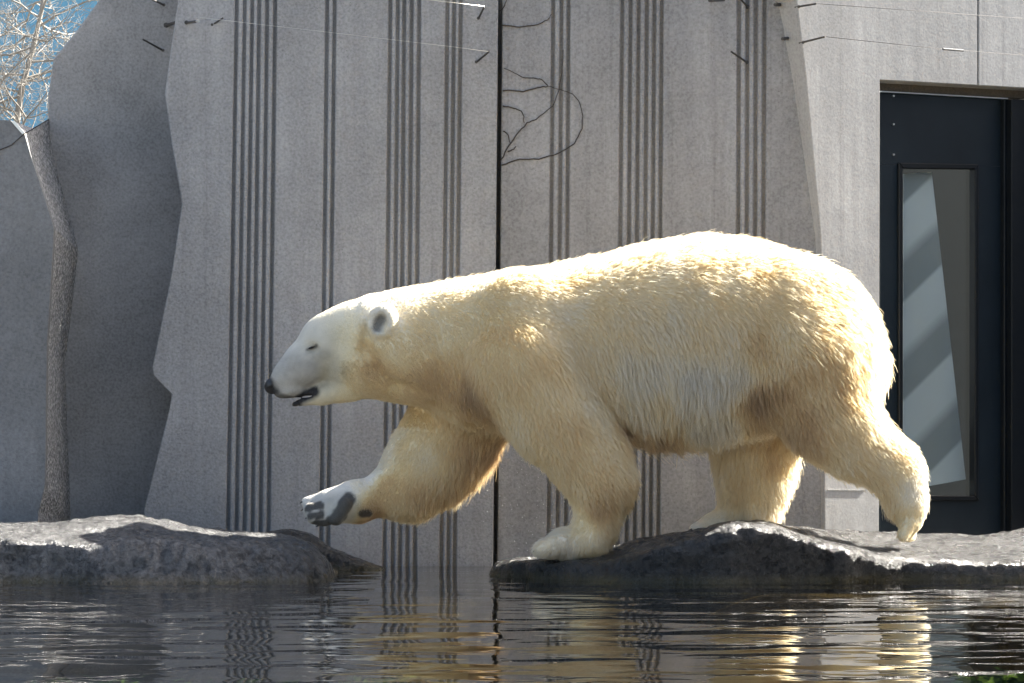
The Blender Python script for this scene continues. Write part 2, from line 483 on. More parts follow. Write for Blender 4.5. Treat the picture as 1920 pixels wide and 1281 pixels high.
right_cols = [(colp(880, 1080, 1082, 1086)[0], [(12.9, -.45), (12.8, -.3), (12.6, -.2), (12.4, -.16), (12.2, -.14), (12.1, -.15), (12.0, -.2), (11.9, -.3), (11.6, -.6)]),
              colp(922, 1058, 1064, 1080, 12.45, 12.35, .6), colp(960, 1046, 1056, 1083, 12.4, 12.1, .5), colp(1010, 1044, 1056, 1086, 12.4, 11.9, .5),
              colp(1080, 1041, 1055, 1089, 12.4, 11.8, .45), colp(1140, 1034, 1053, 1091, 12.4, 11.74, .45), colp(1190, 1018, 1036, 1092, 12.3, 11.56, .45),
              colp(1250, 1004, 1016, 1093, 12.2, 11.51, .5), colp(1310, 996, 1002, 1094, 12.2, 11.47, .5), colp(1360, 981, 988, 1094, 12.1, 11.46, .5),
              colp(1415, 977, 986, 1093, 12.1, 11.49, .5), colp(1480, 986, 1006, 1092, 12.3, 11.52, .48), colp(1560, 985, 1030, 1091, 12.6, 11.58, .45),
              colp(1620, 988, 1046, 1089, 12.6, 11.68, .45), colp(1680, 992, 1046, 1088, 12.6, 11.80, .4), colp(1740, 997, 1052, 1088, 12.6, 11.82, .4),
              colp(1820, 1002, 1056, 1088, 12.6, 11.82, .4), colp(1920, 996, 1056, 1089, 12.6, 11.78, .4), colp(2200, 985, 1030, 1088, 12.6, 11.9, .5),
              colp(2900, 970, 1010, 1088, 12.6, 11.9, .5)]
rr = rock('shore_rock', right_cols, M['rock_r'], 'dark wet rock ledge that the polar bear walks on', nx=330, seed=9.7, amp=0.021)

# ------------------------------------------------------------------ walls
TOP, BOT = -45, 1120
def lerp_line(x0, x1, y0=0, y1=1000):
    return lambda y: x0 + (x1 - x0) * (y - y0) / (y1 - y0)
GA = [(444, 427), (459, 443), (473, 458), (486, 473), (501, 488), (516, 503), (613.5, 602), (627.5, 615),
      (732, 721), (746, 736.5), (758, 750), (772, 764), (786, 778), (839, 828), (851.5, 841), (864, 853)]
GB = [(1037.4, 1029), (1053, 1045.5), (1066, 1061), (1167, 1158), (1182.6, 1175), (1197.7, 1190), (1213, 1206), (1227, 1220), (1241, 1234),
      (1386, 1382), (1402, 1398), (1417.6, 1414), (1434, 1428)]
def poly_between(lf, rf, ys):
    return [(lf(y), y) for y in ys] + [(rf(y), y) for y in ys[::-1]]
def pl(points):
    ys = [p[1] for p in points]; xs = [p[0] for p in points]
    return lambda y: float(np.interp(y, ys, xs))
def grooved(pl_, left, right, grooves, mat, parent, ysl, ysr, gw=3.5, depth=0.029):
    mb = MB()
    edges = [left] + [lerp_line(a, b) for a, b in grooves] + [right]
    for i in range(len(edges) - 1):
        l, r = edges[i], edges[i + 1]
        lo = (lambda y, l=l: l(y) + gw) if i > 0 else l
        ro = (lambda y, r=r: r(y) - gw) if i < len(edges) - 2 else r
        yl = ysl if i == 0 else [TOP, BOT]; yr = ysr if i == len(edges) - 2 else [TOP, BOT]
        poly = [(lo(y), y) for y in yl] + [(ro(y), y) for y in yr[::-1]]
        pl_.prism(mb, poly, 0.0, depth + 0.004)
    back = [(left(y) + 4, y) for y in ysl] + [(right(y) - 4, y) for y in ysr[::-1]]
    pl_.prism(mb, back, depth, 0.26)
    return mb.build('panel', mat, parent, bevel=0.004)

wall = empty('concrete_wall', (0.0, 13.6, 0))
tag(wall, 'tall grey concrete wall with groups of vertical grooves behind the bear', 'wall')
PA = Plane((0, 13.55, 0)); PB = Plane((0, 13.585, 0))
leftA = pl([(330, TOP), (334, 0), (318, 110), (309, 175), (322, 270), (341, 380), (322, 510), (285, 690), (288, 705), (322, 740), (318, 765), (270, 955), (268, BOT)])
ysA = [TOP, 0, 110, 175, 270, 380, 510, 690, 705, 740, 765, 955, BOT]
seamL = lerp_line(938 - 4, 929 - 4); seamR = lerp_line(938 + 4, 929 + 4)
grooved(PA, leftA, seamL, GA, M['panel'], wall, ysA, [TOP, BOT])
rightB = pl([(1462, TOP), (1495, 0), (1513, 150), (1527, 300), (1540, 440), (1546, 620), (1548, BOT)])
ysB = [TOP, 0, 150, 300, 440, 620, BOT]
grooved(PB, seamR, rightB, GB, M['panel_b'], wall, [TOP, BOT], ysB)
mb = MB(); PA.prism(mb, [(905, TOP), (965, TOP), (960, BOT), (900, BOT)], 0.26, 0.05); mb.build('joint_backing', M['slab_left'], wall)

# the wall with the door turns away to the right
CANG = 33.5
PC = Plane(PB.hit(1556, 500) + Vector((0, -0.004, 0)), CANG)
dw_obj = empty('concrete_wall', PC.hit(1600, 1000)); 
tag(dw_obj, 'pale concrete wall around the dark door', 'wall')
DT = lambda x: 150 + (x - 1650) * 15 / 270.0         # lintel row
TH = 0.16
mb = MB()
PC.prism(mb, [(1833, TOP), (1833, DT(1833)), (1650, 150), (1648, BOT)] + [(rightB(y) - 1.0, y) for y in ysB[::-1]], 0, TH); mb.build('panel', M['door_wall'], dw_obj, bevel=0.003)
mb = MB()
PC.prism(mb, [(1835.5, TOP), (2160, TOP), (2160, DT(2160)), (1835.5, DT(1835.5))], 0, TH); mb.build('lintel', M['door_wall'], dw_obj, bevel=0.003)
mb = MB()
PC.prism(mb, [(1950, DT(1950) + .5), (2160, DT(2160) + .5), (2160, BOT), (1950, BOT)], 0.001, TH); mb.build('panel', M['door_wall'], dw_obj, bevel=0.003)
# faint score lines of the formwork
mb = MB(); PC.prism(mb, [(1552, 918), (1622, 919), (1622, 920.5), (1552, 919.5)], -0.003, 0.006); mb.build('score_line', M['slab'], dw_obj)

sw = MB(); sw.prism([Vector((6.6, -1.0, -.4)), Vector((6.6, 17.5, -.4)), Vector((6.6, 17.5, 3.3)), Vector((6.6, -1.0, 3.0))], [Vector((6.9, -1.0, -.4)), Vector((6.9, 17.5, -.4)), Vector((6.9, 17.5, 3.3)), Vector((6.9, -1.0, 3.0))])  # out-of-view wall added to darken reflections in the door and its glass
tag(sw.build('concrete_wall', M['slab'], bevel=.01), 'unseen side wall beyond the door, added to darken its reflections', 'wall')

# ------------------------------------------------------------------ door
door = empty('door', PC.hit(1780, 1000, 0.13)); tag(door, 'dark blue-black steel door with a tall window in the pale wall', 'door')
OFF = 0.10
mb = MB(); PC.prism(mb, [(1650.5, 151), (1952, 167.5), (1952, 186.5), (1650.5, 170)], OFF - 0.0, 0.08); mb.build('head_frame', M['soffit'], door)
mb = MB(); PC.prism(mb, [(1653, 170.5), (1890, 184), (1890, 186), (1653, 172.5)], OFF - 0.012, 0.03); mb.build('drip_strip', M['steel'], door)
mb = MB(); PC.prism(mb, [(1883, 186), (1893, 186), (1893, 1040), (1883, 1040)], OFF - 0.02, 0.06); mb.build('jamb', M['frame2'], door, bevel=.003)
mb = MB(); PC.prism(mb, [(1897, 186), (1951, 188), (1951, 1040), (1897, 1040)], OFF - 0.05, 0.09); mb.build('jamb', M['frame2'], door, bevel=.003)
# leaf: four rails round the window
leaf = MB()
WX0, WX1, WY0, WY1 = 1689, 1833, 308, 936
for poly in ([(1651, 172.8), (1882, 186), (1882, WY0 + 4), (1651, WY0)], [(1651, WY0 + .3), (WX0, WY0 + 1), (WX0, WY1), (1651, WY1)],
             [(WX1, WY0 + 3), (1882, WY0 + 4.3), (1882, WY1 + 3), (WX1, WY1 + 3)], [(1651, WY1 + .3), (1882, WY1 + 3.3), (1882, 1050), (1651, 1050)]):
    PC.prism(leaf, poly, OFF + 0.005, 0.045)
leaf_o = leaf.build('leaf', M['frame'], door)
wf = MB()
for poly in ([(WX0 - 3, WY0 - 3), (WX1 + 3, WY0), (WX1 - 4, WY0 + 9), (WX0 + 5, WY0 + 8)], [(WX0 - 3, WY0 - 3), (WX0 + 5, WY0 + 8), (WX0 + 5, WY1 - 8), (WX0 - 3, WY1 + 3)],
             [(WX1 + 3, WY0), (WX1 + 3, WY1 + 4), (WX1 - 5, WY1 - 6), (WX1 - 5, WY0 + 9)], [(WX0 - 3, WY1 + 3), (WX0 + 5, WY1 - 8), (WX1 - 5, WY1 - 6), (WX1 + 3, WY1 + 4)]):
    PC.prism(wf, poly, OFF - 0.008, 0.04)
wfo = wf.build('window_frame', M['frame2'], leaf_o, bevel=.004)
g = MB(); PC.prism(g, [(WX0 + 1, WY0 + 4), (WX1 - 1, WY0 + 5), (WX1 - 1, WY1 - 3), (WX0 + 1, WY1 - 4)], OFF + 0.022, 0.006); g.build('pane', M['glass'], leaf_o)
for (x, y) in ((1676, 180), (1676, 233), (1676, 290), (1893, 334), (1893, 626)):
    m = MB(); PC.prism(m, [(x - 2 * math.cos(k), y + 2 * math.sin(k)) for k in [i * math.pi / 4 for i in range(8)]], OFF - (0.002 if x < 1800 else 0.026), 0.01); m.build('rivet', M['steel'], leaf_o if x < 1800 else door)
# dark room behind the pane
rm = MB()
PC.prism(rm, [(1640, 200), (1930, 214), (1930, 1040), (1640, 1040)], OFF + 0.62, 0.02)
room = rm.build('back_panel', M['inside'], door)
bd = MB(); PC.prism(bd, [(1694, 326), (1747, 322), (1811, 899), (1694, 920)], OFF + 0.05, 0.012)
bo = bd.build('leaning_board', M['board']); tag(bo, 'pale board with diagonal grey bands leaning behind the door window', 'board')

# ------------------------------------------------------------------ slabs on the left
PD = Plane((0, 13.84, 0)); PE = Plane((0, 13.1, 0))
s1 = MB(); PD.prism(s1, [(205, TOP), (200, -30), (186, 0), (140, 62), (100, 110), (90, 180), (88, 1120), (360, 1120), (360, TOP)], 0, 0.22)
s1o = s1.build('concrete_slab', M['slab'], bevel=.008); tag(s1o, 'dark grey concrete slab with a sloping shoulder beside the grooved wall', 'slab')
s2 = empty('concrete_slab', (-2.0, 13.2, 0)); tag(s2, 'blue-grey concrete slab with a bent edge, shorter than its neighbour', 'slab')
edge = [(46, 252), (60, 300), (80, 360), (101, 428), (97, 500), (88, 640), (86, 760), (85, 870), (84, 910), (72, 960), (68, 1120)]
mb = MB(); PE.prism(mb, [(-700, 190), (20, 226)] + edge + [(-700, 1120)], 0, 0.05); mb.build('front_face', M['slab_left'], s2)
# the thickness of the slab: a bent band running back to the neighbouring slab
back = [(92, 222), (103, 290), (118, 350), (150, 470), (140, 560), (124, 690), (128, 790), (133, 900), (135, 960), (135, 985), (136, 1120)]
mb = MB()
va = [PE.hit(x, y, 0.002) for x, y in edge]; vb = [PD.hit(x, y, 0.05) for x, y in back]
n = len(va)
mb.add(va + vb, [[i, i + n, i + n + 1, i + 1] for i in range(n - 1)])
# top
e0 = PE.hit(20, 226, 0.0); e1 = PE.hit(-700, 190, 0.0); b1 = e1 + Vector((0, .7, -.02)); b0 = e0 + Vector((0.05, .7, 0.02))
mb.add([e1, e0, b0, b1], [[0, 1, 2, 3]]); mb.add([e0, va[0], vb[0], b0], [[0, 1, 2, 3]])
mb.build('edge_band', M['aggregate'], s2)
mb = MB(); mb.prism([PE.hit(21, 228, -.006), PE.hit(27, 226, -.006), PE.hit(46, 249, -.006), PE.hit(42, 252, -.006)], [PE.hit(21, 228, .03), PE.hit(27, 226, .03), PE.hit(46, 249, .03), PE.hit(42, 252, .03)])
mb.build('sunlit_bevel', M['steel'], s2)  # bright steel sliver stands in for sunlight on the slab's bevel
cb = MB(); cb.tube([PE.hit(-40, 284, -.004), PE.hit(0, 281, -.004), PE.hit(22, 272, -.004), PE.hit(44, 252, -.006), PE.hit(92, 224, -.004)], 0.0022, 5)
tag(cb.build('cable', M['rust']), 'thin dark cable sagging over the corner of the short slab', 'cable')

# ------------------------------------------------------------------ pins and wires
def pin(p_base, p_tip, plane, label, out=0.10, rad=0.0045, mat='rust', tip=False):
    b = plane.hit(*p_base, 0.01); t_ = plane.hit(*p_tip, 0.0) ; 
    r = Vector((0, 0, CH)); t_ = t_ + (r - t_).normalized() * out
    root = empty('wall_pin', b)
    tag(root, label, 'metal pin', 'metal pins along the top of the wall')
    m = MB(); m.tube([b, t_], [rad, rad * .9], 8); m.build('rod', M[mat], root)
    m = MB(); dn = plane.n * -1
    m.tube([b - dn * .01, b + dn * .012], [rad * 1.7, rad * 1.5], 8); m.build('base', M['rust'], root)
    if tip:
        m = MB(); dv = (t_ - b).normalized(); m.tube([t_ - dv * .002, t_ + dv * .014], [rad * 1.15, rad * 1.1], 8); m.build('cap', M['steel'], root)
    return root
LB = 'thin rusty metal pin sticking out near the top of the wall'
pin((308, 10), (283, -2), PD, 'slanting metal pin at the very top of the dark slab'); pin((306, 95), (268, 74), PD, 'slanting metal pin on the dark slab, below another pin')
pin((312, 48), (330, 42), PD, 'short dark metal pin on the dark slab beside the edge of the grooved wall', .12, .0075)
pin((350, 43), (370, 40), PA, 'metal pin with a shiny tip in the grooved wall', .12, .006, tip=True)
pin((398, 47), (418, 34), PA, 'faint grey pin beside the pin with a shiny tip', .03, .004)
pin((897, 35), (908, 13), PA, 'metal pin left of the wall joint, above another', .1); pin((893, 117), (917, 97), PA, 'metal pin left of the wall joint, the lower of two', .1)
pin((1330, 2), (1358, 1), PB, 'level metal pin at the wall top between two groups of grooves', .1); pin((1402, 13), (1388, -2), PB, 'metal pin on the last group of grooves, the upper of two', .1)
pin((1400, 117), (1371, 97), PB, 'metal pin on the last group of grooves, the lower of two', .1)
pin((1465, 9), (1453, 9), PB, 'stubby pin near the end of the grooved wall, the upper of two', .08, .0075); pin((1481, 72), (1467, 73), PB, 'stubby pin near the end of the grooved wall, the lower of two', .08, .0075)
pin((1495, 13), (1531, 7), PC, 'long pin where the pale wall begins, the upper of two', .12); pin((1503, 80), (1547, 69), PC, 'long pin where the pale wall begins, the lower of two', .12)
def wire(pts, plane, label, out=0.11, r=0.0011, mat='wire'):
    c = Vector((0, 0, CH)); m = MB()
    P = []
    for (x, y) in pts:
        t_ = plane.hit(x, y, 0); P.append(t_ + (c - t_).normalized() * out)
    m.tube(P, r, 5); o = m.build('wire', M[mat], smooth=True); tag(o, label, 'wire'); return o
wire([(375, 33), (610, 60), (850, 88), (917, 97)], PA, 'thin shiny wire strung across the grooved wall to the lower pin', .1)
wire([(780, -3), (805, 0), (908, 12)], PA, 'thin shiny wire strung to the upper pin by the wall joint', .1)
wire([(1531, 7), (1740, 22), (1920, 35), (2100, 48)], PC, 'faint wire across the pale wall above the door, the upper of two', .115, .0008, 'rust')
wire([(1547, 69), (1768, 92), (1805, 95), (1920, 104), (2100, 119)], PC, 'faint wire across the pale wall above the door, carrying a tensioner', .115, .0008, 'rust')
m = MB(); a = PC.hit(1768, 92); b = PC.hit(1806, 95); c0 = Vector((0, 0, CH))
m.tube([a + (c0 - a).normalized() * .115, b + (c0 - b).normalized() * .115], .005, 8)
tag(m.build('wire_tensioner', M['slab']), 'grey tube tensioner on the wire above the door', 'tensioner')

# dry vine on the panel beside the joint
vine = empty('dry_vine', PB.hit(938, 330)); tag(vine, 'thin dry vine stems curling over the wall beside the joint', 'vine')
def cpx(x, y): return (880 + x / 2.561, y / 2.561)
stems = [[(155, 795), (240, 765), (330, 765), (430, 735), (505, 690), (540, 620), (545, 560), (530, 490), (495, 450), (440, 432), (380, 415)],
         [(150, 770), (190, 700), (240, 630), (280, 590), (320, 575), (400, 510), (432, 430), (445, 330), (450, 240)],
         [(160, 435), (260, 440), (330, 420), (380, 415), (350, 385), (310, 375), (250, 372), (220, 350), (165, 328)],
         [(160, 510), (215, 520), (250, 535), (262, 560), (264, 590)], [(165, 628), (185, 645), (198, 690)], [(185, 728), (215, 715), (225, 703)],
         [(155, 122), (240, 130), (330, 120), (375, 95), (395, 68)], [(145, 55), (165, 35), (178, 0)]]
for s_ in stems:
    pts = [PB.hit(*cpx(x, y), -0.006) for x, y in s_]
    dense = []
    for i in range(len(pts) - 1):
        for k in range(4):
            p = pts[i].lerp(pts[i + 1], k / 4); p += Vector((random.gauss(0, .0012), random.gauss(0, .001), random.gauss(0, .0012))); dense.append(p)
    dense.append(pts[-1])
    m = MB(); m.tube(dense, [0.0030 - 0.0016 * i / len(dense) for i in range(len(dense))], 5); m.build('stem', M['vine'], vine, smooth=True)

# ------------------------------------------------------------------ bare tree and blue building behind the slabs
bare = empty('bare_tree', W(40, 900, 15.2)); tag(bare, 'bare leafless tree with pale twigs behind the short slab', 'tree')
trunk = MB(); crown = MB()
def px15(x, y, d=15.2): return W(x, y, d)
tp = [px15(10, 1000), px15(18, 420), px15(28, 250), px15(42, 160), px15(62, 90), px15(78, 20), px15(90, -80)]
trunk.tube(tp, [.05, .028, .017, .014, .012, .010, .008], 8)
def twig(p, dvec, ln, r, lvl):
    n = 5; pts = [p]; d = dvec.normalized()
    for i in range(n):
        d = (d + Vector((random.gauss(0, .2), random.gauss(0, .2), random.gauss(0, .2) + .03))).normalized()
        pts.append(pts[-1] + d * ln / n)
    crown.tube(pts, [r * (1 - .65 * i / n) for i in range(n + 1)], 5 if lvl < 2 else 4, False)
    if lvl < 3:
        for k in range((7, 5, 4)[lvl]):
            i = random.randint(1, n)
            dd = (d + Vector((random.gauss(0, .9), random.gauss(0, .9), random.gauss(0, .8)))).normalized()
            twig(pts[i], dd, ln * random.uniform(.4, .7), r * .55, lvl + 1)
for k in range(20):
    i = random.randint(2, 5); base = tp[i].lerp(tp[i + 1] if i < 6 else tp[i], random.random())
    a = random.uniform(0, 6.28)
    twig(base, Vector((math.cos(a), math.sin(a) * .7, random.uniform(-.25, .7))), random.uniform(.3, .55), .0065, 0)
trunk.build('trunk', M['bark'], bare, smooth=True); crown.build('crown', M['bark'], bare, smooth=True)

bl = empty('building', (-6, 30, 0.06)); tag(bl, 'blue painted building behind the bare tree', 'building')
def box(mb, x0, x1, y0, y1, z0, z1):
    mb.prism([Vector((x0, y0, z0)), Vector((x1, y0, z0)), Vector((x1, y0, z1)), Vector((x0, y0, z1))], [Vector((x0, y1, z0)), Vector((x1, y1, z0)), Vector((x1, y1, z1)), Vector((x0, y1, z1))])
m = MB(); box(m, -11, -2.5, 30, 36, 0.06, 5.0); m.build('wall', M['blue'], bl)
m = MB(); box(m, -11.2, -2.3, 29.8, 36.2, 5.002, 5.25); m.build('roof', M['slab'], bl)
for x in (-9.6, -7.2, -4.0):
    m = MB(); box(m, x, x + 1.2, 29.96, 29.998, 1.0, 2.6); m.build('window', M['bluewin'], bl)

# ==================================================================== polar bear
D0 = 12.2
def C(px, py, dy=0.0):
    d = D0 + dy
    return np.array([(px - 960) / F * d, d, CH - (py - HY) / F * d])
PXM = D0 / F
VOX = 0.0085
lo = np.array([C(470, 0)[0], D0 - 0.52, -0.02]); hi = np.array([C(1760, 0)[0], D0 + 0.56, C(0, 415)[2]])
gs = np.ceil((hi - lo) / VOX).astype(int) + 1
gx = (lo[0] + VOX * np.arange(gs[0])).astype(np.float32); gy = (lo[1] + VOX * np.arange(gs[1])).astype(np.float32); gz = (lo[2] + VOX * np.arange(gs[2])).astype(np.float32)
field = np.full(gs, 0.5, np.float32)

def region(a, b, m):
    i0 = np.maximum(((a - m - lo) / VOX).astype(int), 0); i1 = np.minimum(((b + m - lo) / VOX).astype(int) + 2, gs)
    sl = tuple(slice(i0[k], i1[k]) for k in range(3))
    return sl, np.meshgrid(gx[sl[0]], gy[sl[1]], gz[sl[2]], indexing='ij')
def smin(a, b, k):
    h = np.clip(0.5 + 0.5 * (b - a) / k, 0, 1)
    return b + (a - b) * h - k * h * (1 - h)
def blend(sl, d, k, sub=False):
    cur = field[sl]
    field[sl] = -smin(-cur, d, k) if sub else smin(cur, d, k)
def capsule(p, q, r0, r1, k=0.05, wy=1.0, sub=False):
    """tapered capsule between two joints; wy scales its sideways width"""
    R = max(r0, r1) * max(1, wy)
    sl, (X, Y, Z) = region(np.minimum(p, q) - R, np.maximum(p, q) + R, k + 0.03)
    ax = q - p; L2 = float(ax @ ax) + 1e-9
    t = np.clip(((X - p[0]) * ax[0] + (Y - p[1]) * ax[1] + (Z - p[2]) * ax[2]) / L2, 0, 1)
    dx = X - (p[0] + t * ax[0]); dy = (Y - (p[1] + t * ax[1])) / wy; dz = Z - (p[2] + t * ax[2])
    d = np.sqrt(dx * dx + dy * dy + dz * dz) - (r0 + (r1 - r0) * t)
    blend(sl, d.astype(np.float32), k, sub)
def ell(c, rx, ry, rz, k=0.05, tilt=0.0, sub=False, yaw=0.0):
    R = max(rx, ry, rz)
    sl, (X, Y, Z) = region(c - R, c + R, k + 0.03)
    X = X - c[0]; Y = Y - c[1]; Z = Z - c[2]
    ct, st = math.cos(tilt), math.sin(tilt)
    X, Z = X * ct + Z * st, -X * st + Z * ct
    if yaw:
        cy, sy = math.cos(yaw), math.sin(yaw); X, Y = X * cy + Y * sy, -X * sy + Y * cy
    q = np.sqrt((X / rx) ** 2 + (Y / ry) ** 2 + (Z / rz) ** 2)
    g = np.sqrt((X / rx ** 2) ** 2 + (Y / ry ** 2) ** 2 + (Z / rz ** 2) ** 2) + 1e-6
    d = q * (q - 1) / g
    blend(sl, d.astype(np.float32), k, sub)
def chain(pts, k=0.05, wy=1.0):
    """pts: (px, py, dy, radius in photo pixels)"""
    for a, b in zip(pts[:-1], pts[1:]):
        capsule(C(*a[:3]), C(*b[:3]), a[3] * PXM, b[3] * PXM, k, wy)

# trunk: lofted from the back line, the belly line and half widths
prof = [(690, 560, 738, .125), (740, 551, 745, .15), (800, 541, 752, .18), (880, 526, 782, .225), (950, 511, 806, .27), (1030, 506, 812, .305), (1120, 487, 806, .335),
        (1220, 462, 826, .36), (1320, 447, 832, .375), (1400, 452, 822, .375), (1480, 476, 800, .36), (1540, 512, 782, .33), (1590, 566, 765, .28), (1625, 628, 745, .21), (1648, 680, 715, .11)]
pa = np.array(prof, float)
px_ = (pa[:, 0] - 960) * PXM; pt = CH - (pa[:, 1] - HY) * PXM; pb = CH - (pa[:, 2] - HY) * PXM
sl, (X, Y, Z) = region(np.array([px_[0], D0 - .42, pb.min()]), np.array([px_[-1], D0 + .42, pt.max()]), 0.06)
xs1 = gx[sl[0]]
def sm_interp(x, xp, fp):
    # smooth (cubic-ish) interpolation by averaging
    h = 0.02
    return sum(np.interp(x + o, xp, fp) for o in (-2 * h, -h, 0, h, 2 * h)) / 5
tt = sm_interp(xs1, px_, pt); bb = sm_interp(xs1, px_, pb); ww = sm_interp(xs1, px_, pa[:, 3])
cz = ((tt + bb) / 2)[:, None, None]; az_ = (np.maximum((tt - bb) / 2, .01))[:, None, None]; wy_ = np.maximum(ww, .01)[:, None, None]
u = np.abs(Y - D0) / wy_; v = (Z - cz) / az_
# belly a little fuller than the back
pw = 2.2
q = (u ** pw + np.abs(v) ** pw) ** (1 / pw)
g = np.sqrt((u / wy_) ** 2 + (v / az_) ** 2) / np.maximum(q, 1e-3)
d = (q - 1) / np.maximum(g, 1.0)
ex = np.maximum(px_[0] - X, X - px_[-1]); d = np.maximum(d, ex)
blend(sl, d.astype(np.float32), 0.02)

# rump, hips
ell(C(1500, 640, -.16), 135 * PXM, .20, 150 * PXM, .07); ell(C(1500, 640, .16), 135 * PXM, .20, 150 * PXM, .07)
ell(C(1570, 660, 0), 75 * PXM, .26, 110 * PXM, .08)
capsule(C(1630, 650, 0), C(1648, 690, 0), 14 * PXM, 9 * PXM, .03)      # short tail
# near hind leg, stretched back
chain([(1515, 685, -.20, 124), (1558, 778, -.21, 80), (1603, 832, -.215, 57), (1660, 868, -.215, 41), (1690, 898, -.215, 37), (1702, 945, -.215, 29), (1706, 978, -.215, 22)], .06)
for q_ in (-.055, -.018, .02, .055):
    capsule(C(1706, 976, -.215 + q_ * .7), C(1700 + q_ * 120, 1004, -.215 + q_), 15 * PXM, 11 * PXM, .012)
capsule(C(1640, 830, -.215), C(1690, 862, -.215), 26 * PXM, 26 * PXM, .05)
# far hind leg, standing
chain([(1425, 730, .18, 105), (1415, 830, .2, 78), (1412, 900, .21, 62), (1408, 945, .21, 50), (1412, 968, .21, 42)], .06)
chain([(1400, 968, .21, 34), (1340, 985, .21, 22), (1305, 993, .21, 13)], .03, 1.9)
# near fore leg, carrying the weight
ell(C(995, 640, -.19), 105 * PXM, .13, 125 * PXM, .08, 0.25)
chain([(985, 690, -.19, 110), (1045, 785, -.2, 86), (1100, 855, -.2, 69), (1124, 905, -.2, 57), (1123, 950, -.2, 39), (1114, 990, -.2, 33), (1102, 1018, -.2, 31)], .04)
chain([(1104, 1016, -.2, 32), (1060, 1024, -.2, 27), (1024, 1028, -.2, 17)], .03, 1.7)
for q_ in (-.11, -.05, .01, .07):
    capsule(C(1052, 1020, -.2 + q_ * .9), C(1013, 1031, -.215 + q_), 15 * PXM, 12 * PXM, .010)
# far fore leg, lifted forward
ell(C(915, 700, .17), 100 * PXM, .13, 105 * PXM, .07)
chain([(880, 740, .18, 98), (838, 822, .2, 86), (790, 880, .21, 74), (752, 915, .21, 52), (718, 925, .2, 38)], .05)
ell(C(770, 930, .2), 50 * PXM, .09, 38 * PXM, .05, 0.3)
chain([(722, 925, .2, 34), (668, 940, .17, 38), (622, 950, .15, 35)], .03)
chain([(692, 952, .19, 20), (676, 958, .17, 22)], .02)
# toes of the lifted paw, fanned with the sole to the viewer
for (a, b, r) in (((625, 935, .17), (576, 943, .15), 12.5), ((622, 946, .135), (580, 958, .115), 13.5), ((622, 956, .115), (588, 971, .095), 13.5), ((628, 964, .11), (606, 977, .10), 12)):
    capsule(C(*a), C(*b), 17 * PXM, r * PXM, .015)
for (a, b, r, ry) in (((645, 948, .075), (630, 972, .07), 15, 0), ((581, 953, .095), (596, 951, .095), 9, 0), ((586, 967, .082), (600, 965, .082), 9, 0)):
    capsule(C(*a), C(*b), r * PXM, r * PXM, .015)
# chest and throat
ell(C(900, 730, 0), 90 * PXM, .19, 75 * PXM, .07)
# neck and head
chain([(860, 650, 0, 112), (770, 650, 0, 96), (710, 650, 0, 86)], .06, 1.0)
ell(C(662, 635, 0), 62 * PXM, .118, 70 * PXM, .05)
ell(C(668, 688, 0), 62 * PXM, .125, 52 * PXM, .05)
ell(C(612, 640, 0), 50 * PXM, .095, 52 * PXM, .05, -0.5)
chain([(610, 655, 0, 50), (572, 684, 0, 41), (543, 706, 0, 30), (526, 719, 0, 21)], .03, 1.08)
ell(C(545, 735, 0), 30 * PXM, .055, 12 * PXM, .02, 0.15)
chain([(655, 722, 0, 32), (605, 739, 0, 20), (563, 751, 0, 11)], .018, 1.3)
ell(C(700, 640, 0), 46 * PXM, .168, 86 * PXM, .018, -.12)
# mouth slit between lip and lower jaw
capsule(C(535, 752, 0), C(590, 741, 0), 2.5 * PXM, 2 * PXM, .008, 14, sub=True)
# crease behind the jaw
for a, b, w0, w1 in (((686, 622), (686, 660), .172, .176), ((686, 660), (700, 695), .176, .172), ((700, 695), (735, 728), .172, .155), ((735, 728), (790, 742), .155, .15)):
    for q_ in (-1, 1):
        capsule(C(*a, q_ * w0), C(*b, q_ * w1), 17 * PXM, 14 * PXM, .02, 1.0, sub=True)
# brow and eye hollow
for s in (-1, 1):
    ell(C(584, 652, s * .096), 15 * PXM, .012, 8 * PXM, .018, -0.2, sub=True)
# ears
for q_ in (-1, 1):
    ell(C(717, 602, q_ * .184), 29 * PXM, .036, 34 * PXM, .014, -0.35, yaw=q_ * 0.3)
    ell(C(711, 606, q_ * .214), 16 * PXM, .030, 22 * PXM, .008, -0.35, sub=True, yaw=q_ * 0.3)

